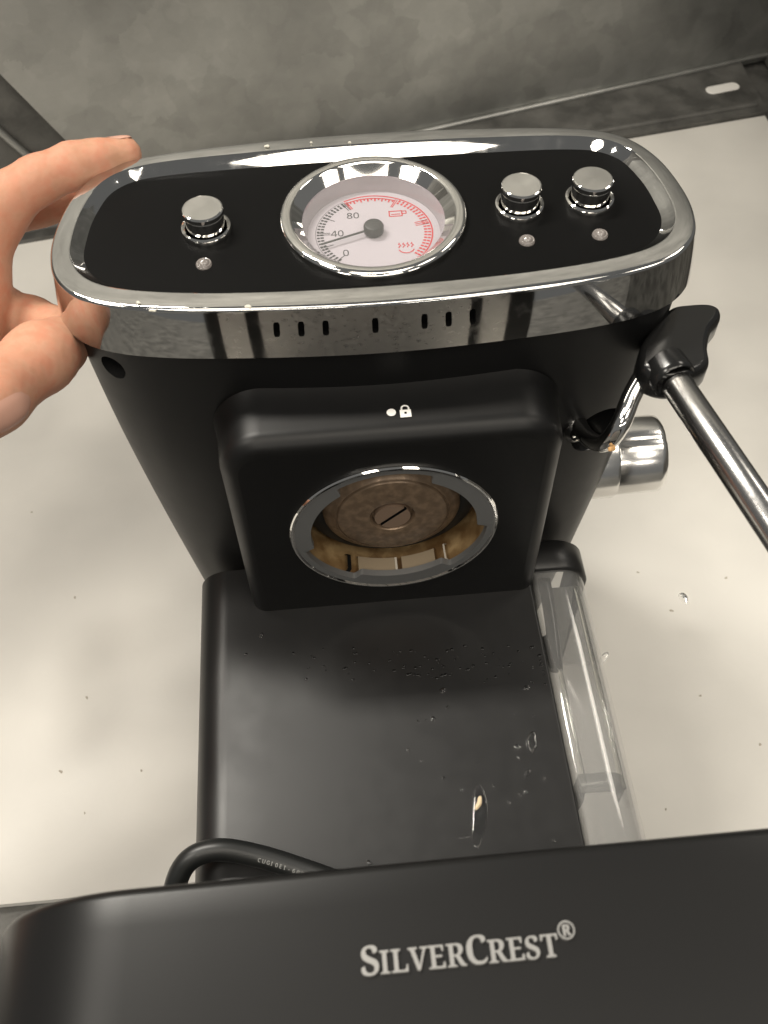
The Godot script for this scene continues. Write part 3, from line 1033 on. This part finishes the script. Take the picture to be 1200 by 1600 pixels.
# ---------------------------------------------------------------- the hand
func build_hand() -> void:
	var h := thing("person_hand", "bare hand gripping the left end of the coffee machine head, forefinger along its top", "person")
	# joints: a, b, ra, rb
	var index := [
		[Vector3(-81.2, 106.0, 83.6), Vector3(-90.3, 101.9, 84.6), 5.6, 6.6],
		[Vector3(-90.3, 101.9, 84.6), Vector3(-97.5, 98.8, 85.2), 6.6, 7.3],
		[Vector3(-97.5, 98.8, 85.2), Vector3(-109.0, 94.2, 84.0), 7.3, 7.6],
		[Vector3(-109.0, 94.2, 84.0), Vector3(-124.0, 87.5, 79.0), 7.6, 9.8],
	]
	var palm := [
		[Vector3(-128, 83.5, 76), Vector3(-146, 48, 52), 10.5, 14.0],
		[Vector3(-138, 68, 60), Vector3(-165, 30, 40), 12.0, 20.0],
		[Vector3(-150, 50, 52), Vector3(-205, -10, 15), 19.0, 25.0],
		[Vector3(-205, -10, 15), Vector3(-290, -90, -20), 25.0, 30.0],
	]
	var middle := [
		[Vector3(-146, 72, 50), Vector3(-131.3, 74.5, 47), 10.0, 8.2],
		[Vector3(-131.3, 74.5, 47), Vector3(-118.9, 66.5, 48), 8.2, 7.8],
		[Vector3(-118.9, 66.5, 48), Vector3(-105.2, 56.0, 52), 7.8, 7.4],
	]
	var thumb := [
		[Vector3(-104.0, 41.5, 59), Vector3(-107.0, 32, 64), 9.6, 10.6],
		[Vector3(-107.0, 32, 64), Vector3(-117, 11, 70), 10.6, 10.0],
		[Vector3(-117, 11, 70), Vector3(-127, -4, 72), 11.0, 9.0],
	]
	var third := [
		[Vector3(-140, 100, 66), Vector3(-117, 112, 63), 10.0, 8.6],
		[Vector3(-117, 112, 63), Vector3(-99, 117, 62), 8.6, 7.4],
		[Vector3(-99, 117, 62), Vector3(-90, 113, 61), 7.4, 6.6],
	]
	var little := [
		[Vector3(-180, 80, 50), Vector3(-184, 106, 40), 10.5, 9.0],
		[Vector3(-184, 106, 40), Vector3(-176, 118, 28), 9.0, 8.0],
		[Vector3(-176, 118, 28), Vector3(-170, 108, 20), 8.0, 7.0],
	]
	var field := func(p: Vector3) -> float:
		var d := 1e9
		for b in palm: d = smin(d, capsule(p, b[0], b[1], b[2], b[3]), 14.0)
		var f := 1e9
		for b in index: f = smin(f, capsule(p, b[0], b[1], b[2], b[3]), 3.0)
		d = smin(d, f, 9.0)
		f = 1e9
		for b in middle: f = smin(f, capsule(p, b[0], b[1], b[2], b[3]), 4.0)
		d = smin(d, f, 4.0)
		f = 1e9
		for b in thumb: f = smin(f, capsule(p, b[0], b[1], b[2], b[3]), 4.0)
		d = smin(d, f, 6.0)
		f = 1e9
		for b in third: f = smin(f, capsule(p, b[0], b[1], b[2], b[3]), 3.0)
		d = smin(d, f, 5.0)
		f = 1e9
		for b in little: f = smin(f, capsule(p, b[0], b[1], b[2], b[3]), 3.0)
		d = smin(d, f, 5.0)
		# faint knuckle creases across the forefinger
		var t := (p - Vector3(-92.0, 102, 85)).dot(Vector3(0.9, -0.4, -0.1))
		if p.y > 86: d += 0.22 * exp(-t * t * 0.9) + 0.16 * exp(-(t + 2.4) * (t + 2.4) * 1.4) + 0.2 * exp(-(t + 16.5) * (t + 16.5) * 0.5) + 0.14 * exp(-(t + 19.5) * (t + 19.5) * 0.9)
		t = (p - Vector3(-105.5, 34, 68)).dot(Vector3(0.35, 0.9, -0.2))
		if p.y < 60: d += 0.25 * exp(-t * t * 0.8) + 0.2 * exp(-(t + 3.0) * (t + 3.0) * 1.2) + 0.16 * exp(-(t - 2.8) * (t - 2.8) * 1.5)
		return d
	var st := mb()
	nets(st, field, Vector3(-190, -34, 14), Vector3(-70, 132, 104), 1.7)
	fin(st, "skin_surface", M.skin, h)
	# forearm beyond the frame
	st = mb()
	tube(st, smooth_path([Vector3(-172, 20, 34), Vector3(-205, -10, 15), Vector3(-290, -90, -20)], 8), 23.0, 24)
	fin(st, "wrist", M.skin, h)
	# nails
	for q in [[Vector3(-82.7, 109.9, 87.9), Vector3(0.93, -0.36, -0.08), Vector3(0.2, 0.66, 0.7), 9.0, 7.6], [Vector3(-109.4, 2.6, 71.5), Vector3(-0.32, -0.9, 0.2), Vector3(0.86, -0.45, 0.12), 15.0, 10.0]]:
		st = mb()
		var t: Vector3 = q[1].normalized()
		var n: Vector3 = (q[2] - t * t.dot(q[2])).normalized()
		var s := t.cross(n)
		var rows := []
		for i in 9:
			var r := PackedVector3Array()
			var u := i / 8.0 - 0.5
			for j in 9:
				var v := j / 8.0 - 0.5
				var w: float = q[4] * sqrt(maxf(0.05, 1.0 - pow(absf(u) * 2.0, 3.0)))
				var p: Vector3 = q[0] + t * u * q[3] + s * v * w + n * 6.0
				for k in 24:
					var d: float = field.call(p)
					if d < 0.03: break
					p -= n * d * 0.8
				r.append(p + n * (0.42 - 0.42 * pow(maxf(absf(u), absf(v)) * 2.0, 4.0) + (0.25 if u > 0.3 else 0.0)))
			rows.append(r)
		skin(st, rows, false, 80)
		fin(st, "nail", M.nail, h)

# ---------------------------------------------------------------- drops, crumbs, specks
func drop(st: SurfaceTool, at: Vector3, rx: float, ry: float, h: float, turn: float, wob := 0.15, g := 0) -> void:
	var ph := rng.randf() * TAU
	var rows := []
	for s in [[1.0, 0.0], [0.97, 0.28], [0.86, 0.58], [0.66, 0.82], [0.4, 0.95], [0.02, 1.0]]:
		var r := PackedVector3Array()
		for i in 20:
			var a := TAU * i / 20
			var k: float = s[0] * (1.0 + wob * sin(a * 2 + ph) + wob * 0.6 * sin(a * 3 - ph))
			var q := Vector2(cos(a) * rx * k, sin(a) * ry * k).rotated(turn)
			r.append(at + Vector3(q.x, q.y, s[1] * h))
		rows.append(r)
	skin(st, rows, true, 80, false, g)
	cap(st, rows[0], g + 5)

func build_small() -> void:
	var zc := -49.0
	# the larger drops on the black column, one by one
	var big := [
		["long water puddle holding a pale crumb, low on the black column", 20.6, -86.5, 3.0, 9.6, 0.55, -0.16],
		["elongated water drop near the right edge of the black column, halfway down", 43.0, -62.4, 1.9, 4.2, 0.9, -0.4],
		["small round drop just below and left of the elongated drop on the column", 37.6, -63.8, 1.1, 1.2, 0.6, 0.0],
		["twin-lobed drop below the elongated drop on the black column", 39.6, -73.5, 1.0, 1.5, 0.7, -0.6],
		["clear drop left of the column's right edge, topmost of the larger drops", 14.0, -39.6, 1.2, 1.1, 0.6, 0.0],
		["bright drop beside the tank edge near the column's upper right", 44.8, -41.5, 1.3, 0.9, 0.6, 0.2],
		["dark round drop below the splashes in the column's centre", 9.0, -50.5, 1.0, 1.0, 0.5, 0.0],
		["tiny drop right above the power cord on the black column", -18.0, -99.0, 0.9, 1.1, 0.7, 0.3],
		["lone drop in the column's upper left, below the group block's corner", -52.5, -10.5, 0.9, 1.1, 0.5, -0.4],
		["drop beside the puddle, between it and the tank edge", 37.8, -80.0, 0.9, 0.9, 0.5, 0.0],
	]
	for b in big:
		var st := mb()
		drop(st, Vector3(b[1], b[2], zc + 0.02), b[3], b[4], b[5], b[6], 0.14)
		tag(fin(st, "water_drop", M.water), b[0], "water drop", "water drops on the black column")
	for b in [["clear drop on the pale board right of the water tank's upper half", 92.0, -24.5, 4.0, 1.6, 0.9], ["smaller clear drop on the pale board beside the tank's middle", 81.0, -56.0, 1.8, 1.5, -0.6], ["faint drop on the pale board far right of the knob", 140.0, 5.0, 2.4, 3.4, 0.2]]:
		var st := mb()
		drop(st, Vector3(b[1] + 12, b[2] + 40, -149.98), b[3], b[4], 0.7, b[5], 0.12)
		tag(fin(st, "water_drop", M.water), b[0], "water drop", "water drops on the pale board")
	# crumbs
	var st := mb()
	drop(st, Vector3(21.0, -82.5, zc + 0.1), 1.2, 2.0, 1.2, -0.5, 0.3)
	tag(fin(st, "food_crumb", M.pale_crumb), "pale crumb lying in the long puddle on the black column", "crumb", "crumbs")
	st = mb()
	box(st, Vector3(71.6, 3.0, 34.0), Vector3(1.6, 3.4, 1.4), Basis(Vector3(0.3, 0.5, 0.8).normalized(), 0.5), 0.35)
	box(st, Vector3(71.0, 1.6, 34.4), Vector3(2.0, 1.5, 1.2), Basis(Vector3(0.6, 0.5, 0.3).normalized(), 0.9), 0.3)
	tag(fin(st, "food_crumb", M.crumb), "orange crumb stuck under the bend of the chrome steam pipe", "crumb", "crumbs")
	# fine splashes nobody could count
	st = mb()
	for i in 95:
		var x := clampf(rng.randfn(12.0, 30.0), -62.0, 52.0)
		var y := -22.0 - absf(x + 40) * 0.12 + rng.randfn(0.0, 4.5)
		var r := rng.randf_range(0.18, 0.55)
		drop(st, Vector3(x, y, zc + 0.02), r * rng.randf_range(1.0, 2.0), r, 0.2, rng.randf_range(-0.3, 0.3), 0.1, 0)
	tag(fin(st, "coffee_splashes", M.splash_dark), "fine dark coffee splashes in a band across the upper column", "splashes", "", "stuff")
	st = mb()
	for i in 22:
		var r := rng.randf_range(0.25, 0.7)
		drop(st, Vector3(rng.randf_range(-5.0, 52.0), rng.randf_range(-100.0, -28.0), zc + 0.02), r, r * rng.randf_range(0.8, 1.5), r * 0.8, 0.0, 0.12, 0)
	tag(fin(st, "water_droplets", M.water), "fine clear droplets scattered over the column's right half", "droplets", "", "stuff")
	st = mb()
	for q in [[-209, 110], [-165, 75], [-150, 20], [-160, -20], [-140, -35], [-195, -30], [-205, -50], [-120, -25], [-185, 130], [150, -10], [165, -30], [140, 40], [175, 60], [118, -55], [128, 62], [190, -40]]:
		var r := rng.randf_range(0.35, 0.7)
		drop(st, Vector3(q[0] + rng.randf_range(-6, 6), q[1] + rng.randf_range(-6, 6), -149.97), r, r * 1.3, 0.3, rng.randf() * 3, 0.25, 0)
	tag(fin(st, "dirt_specks", M.dirt), "tiny dirt specks strewn over the pale board", "specks", "", "stuff")
	st = mb()
	for q in [[-68.0, 27.9, 83.6, 1.0], [-40.0, 25.5, 84.5, 0.9], [-33, 103, 84.9, 0.8], [-5, 102, 84.9, 0.5], [-18, 103.4, 84.9, 0.4], [-72, 30, 84.9, 0.7]]:
		drop(st, Vector3(q[0], q[1], q[2]), q[3], q[3] * 0.8, 0.5, 0, 0.2, 0)
	tag(fin(st, "dried_spots", mat("dried_milk", lin(0.62, 0.60, 0.52), 0.6)), "pale dried spots on the chrome rim of the machine", "spots", "", "stuff")

# ---------------------------------------------------------------- tray around it
func wall_pt(x: float, z: float, off := 0.0) -> Vector3:
	return Vector3(x, 442.0 + 0.26 * x + off, z)

func prism(st: SurfaceTool, front: Array, back_by: Vector3) -> void:
	st.set_smooth_group(-1)
	var n := front.size()
	for i in range(1, n - 1):
		tri(st, front[0], front[i], front[i + 1])
		tri(st, front[0] + back_by, front[i + 1] + back_by, front[i] + back_by)
	for i in n:
		var k := (i + 1) % n
		quad(st, front[i], front[k], front[k] + back_by, front[i] + back_by)

func build_setting() -> void:
	# under-tray
	var st := mb()
	box(st, Vector3(0, 60, -162), Vector3(1700, 1500, 14), Basis.IDENTITY, 1.0)
	tag(fin(st, "ground", M.worn_steel), "grey galvanised floor of the tray under the pale board", "", "", "structure")
	# the pale board
	st = mb()
	var pts := [Vector3(-520, -74, -150), Vector3(334, -74, -150), Vector3(327, 455, -150), Vector3(-520, 314, -150)]
	prism(st, pts, Vector3(0, 0, -4.5))
	tag(fin(st, "floor", M.cream_board), "pale cream board the coffee machine lies on", "", "", "structure")
	# back wall with its slanting left end
	st = mb()
	var rows_w := []
	for q in [[-152.0, 0.0], [640.0, 0.0]]:
		var r := PackedVector3Array()
		for i in 13:
			r.append(wall_pt(lerpf(-153.5 - (q[0] + 152.0) * 0.478, 700.0, i / 12.0), q[0], q[1]))
		rows_w.append(r)
	var tops := PackedVector3Array()
	for i in 13: tops.append(rows_w[-1][i] + Vector3(0, 60, 0))
	rows_w.append(tops)
	var ends := PackedVector3Array()
	for i in 13: ends.append(rows_w[0][i] + Vector3(0, 60, 0))
	rows_w.append(ends)
	rows_w.append(rows_w[0])
	skin(st, rows_w, false, 50.0)
	tag(fin(st, "back_wall", M.galvanised), "mottled grey galvanised wall behind the machine", "", "", "structure")
	# the folded panel left of it, set back behind a dark groove, with a raised seam
	st = mb()
	prism(st, [wall_pt(-149, -152, 9), wall_pt(-700, -152, -30), wall_pt(-900, 640, -30), wall_pt(-530, 640, 9)], Vector3(0, 10, 0))
	tag(fin(st, "side_wall", M.worn_steel), "darker folded steel panel at the left end of the wall", "", "", "structure")
	st = mb()
	var seam := []
	for i in 12:
		seam.append(wall_pt(lerpf(-181.0, -560, i / 11.0), lerpf(-150, 560, i / 11.0), 2.0))
	tube(st, seam, 2.6, 10)
	tag(fin(st, "wall_seam", M.galvanised), "raised bright seam slanting up the folded panel on the left", "seam")
	# steel ledge between board and wall
	st = mb()
	pts = [Vector3(-520, 312, -147), Vector3(329, 456.5, -147), wall_pt(329, -147, -1.5), wall_pt(-520, -147, -1.5)]
	prism(st, pts, Vector3(0, 0, -8))
	var ledge := fin(st, "steel_ledge", M.worn_steel)
	tag(ledge, "worn steel ledge between pale board and wall, with an oblong slot whose light is a white piece", "ledge")
	# turned-up lip of the ledge along the board
	st = mb()
	var lipp := []
	for i in 20:
		var x := lerpf(-500.0, 322.0, i / 19.0)
		lipp.append(Vector3(x, 403.8 + 0.170 * x + 6.5, -147.2))
	tube(st, lipp, 2.6, 12)
	fin(st, "ledge_lip", M.worn_steel, ledge)
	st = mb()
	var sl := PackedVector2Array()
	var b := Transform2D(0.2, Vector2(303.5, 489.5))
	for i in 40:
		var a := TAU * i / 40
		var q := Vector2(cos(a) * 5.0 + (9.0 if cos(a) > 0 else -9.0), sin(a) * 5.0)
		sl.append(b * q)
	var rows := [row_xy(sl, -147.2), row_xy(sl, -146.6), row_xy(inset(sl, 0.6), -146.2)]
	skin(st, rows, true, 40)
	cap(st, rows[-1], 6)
	fin(st, "slot_light_stand_in", M.slot_light_white, ledge)  # raised white piece in place of light shining up through the slot
	# seam line where wall meets ledge
	st = mb()
	var foot := []
	for i in 24:
		foot.append(wall_pt(lerpf(-150, 420, i / 23.0), -146.0, -2.0))
	tube(st, foot, 2.0, 10)
	fin(st, "wall_bead", M.galvanised, ledge)
	# right end of the tray
	st = mb()
	prism(st, [Vector3(352, -300, -152), Vector3(352, 540, -152), Vector3(352, 540, 60), Vector3(352, -300, 60)], Vector3(10, 0, 0))
	tag(fin(st, "side_wall", M.worn_steel), "dark steel side of the tray at the right edge", "", "", "structure")

func _ready() -> void:
	rng.seed = 11
	materials()
	# camera
	var cam := Camera3D.new()
	cam.name = "camera"
	var right := Vector3(0.99597, -0.08859, -0.01386)
	var up := Vector3(0.08031, 0.81260, 0.57726)
	var back := Vector3(-0.03987, -0.57605, 0.81644)
	var basis_m := Basis(right, up, back).orthonormalized()
	var att := CameraAttributesPhysical.new()
	att.frustum_focal_length = 22.5
	att.frustum_focus_distance = 0.345
	att.exposure_aperture = 16.0
	att.frustum_near = 0.01
	att.frustum_far = 20.0
	cam.attributes = att
	cam.fov = 56.145
	cam.near = 0.01
	cam.far = 20.0
	add_child(cam)
	cam.transform = MT * Transform3D(basis_m, Vector3(-16.48, -188.15, 278.16) * 0.001)
	cam.current = true
	# surroundings and exposure
	var we := WorldEnvironment.new()
	we.name = "surroundings"
	var env := Environment.new()
	env.background_mode = Environment.BG_COLOR
	env.background_color = lin(0.165, 0.164, 0.158)
	env.tonemap_mode = Environment.TONE_MAPPER_LINEAR
	env.tonemap_exposure = 0.95
	env.sdfgi_enabled = true
	env.ssao_enabled = true
	env.ssil_enabled = true
	we.environment = env
	add_child(we)
	# ceiling lamps, then added fill lamps (world metres: x right, y up, -z away from the viewer)
	var warm := Color(1.0, 0.978, 0.935)
	ceiling_or_fill_lamp("long ceiling lamp above and beyond the wall, left of centre", Vector3(-0.82, 1.75, -0.72), Vector2(0.9, 0.16), 4.4, warm)
	ceiling_or_fill_lamp("broad ceiling lamp straight above the machine", Vector3(0.15, 1.95, 0.62), Vector2(1.5, 0.5), 1.3, warm)
	ceiling_or_fill_lamp("added square fill lamp right of the broad lamp", Vector3(1.45, 1.95, 0.40), Vector2(0.6, 0.6), 0.75, warm)  # all square lamps are added for even fill and chrome reflections
	ceiling_or_fill_lamp("added square fill lamp left of the broad lamp", Vector3(-1.35, 1.95, 0.40), Vector2(0.6, 0.6), 1.9, warm)
	ceiling_or_fill_lamp("added square fill lamp behind the viewer on the right", Vector3(0.75, 1.95, 1.5), Vector2(0.6, 0.6), 0.95, warm)
	ceiling_or_fill_lamp("added square fill lamp behind the viewer on the left", Vector3(-0.75, 1.95, 1.5), Vector2(0.6, 0.6), 0.95, warm)
	ceiling_or_fill_lamp("added square fill lamp far right beyond the wall", Vector3(1.5, 1.95, -0.9), Vector2(0.6, 0.6), 1.0, warm)
	ceiling_or_fill_lamp("added long lamp for chrome sparkle, far behind the viewer on the left", Vector3(-0.7, 1.95, 3.0), Vector2(1.2, 0.5), 2.2, warm)  # this rear pair is added to put sparkle in the chrome
	ceiling_or_fill_lamp("added long lamp for chrome sparkle, far behind the viewer on the right", Vector3(1.0, 1.95, 3.4), Vector2(1.2, 0.5), 2.2, warm)
	# the tray, then the machine, then the hand and the small things
	build_setting()
	var m := thing("coffee_machine", "black espresso machine with chrome-rimmed control panel lying on its back", "coffee machine")
	build_head(m)
	build_column(m)
	build_base(m)
	build_group(m)
	build_gauge(m)
	build_buttons(m)
	build_tank(m)
	build_wand(m)
	build_cord(m)
	build_hand()
	build_small()
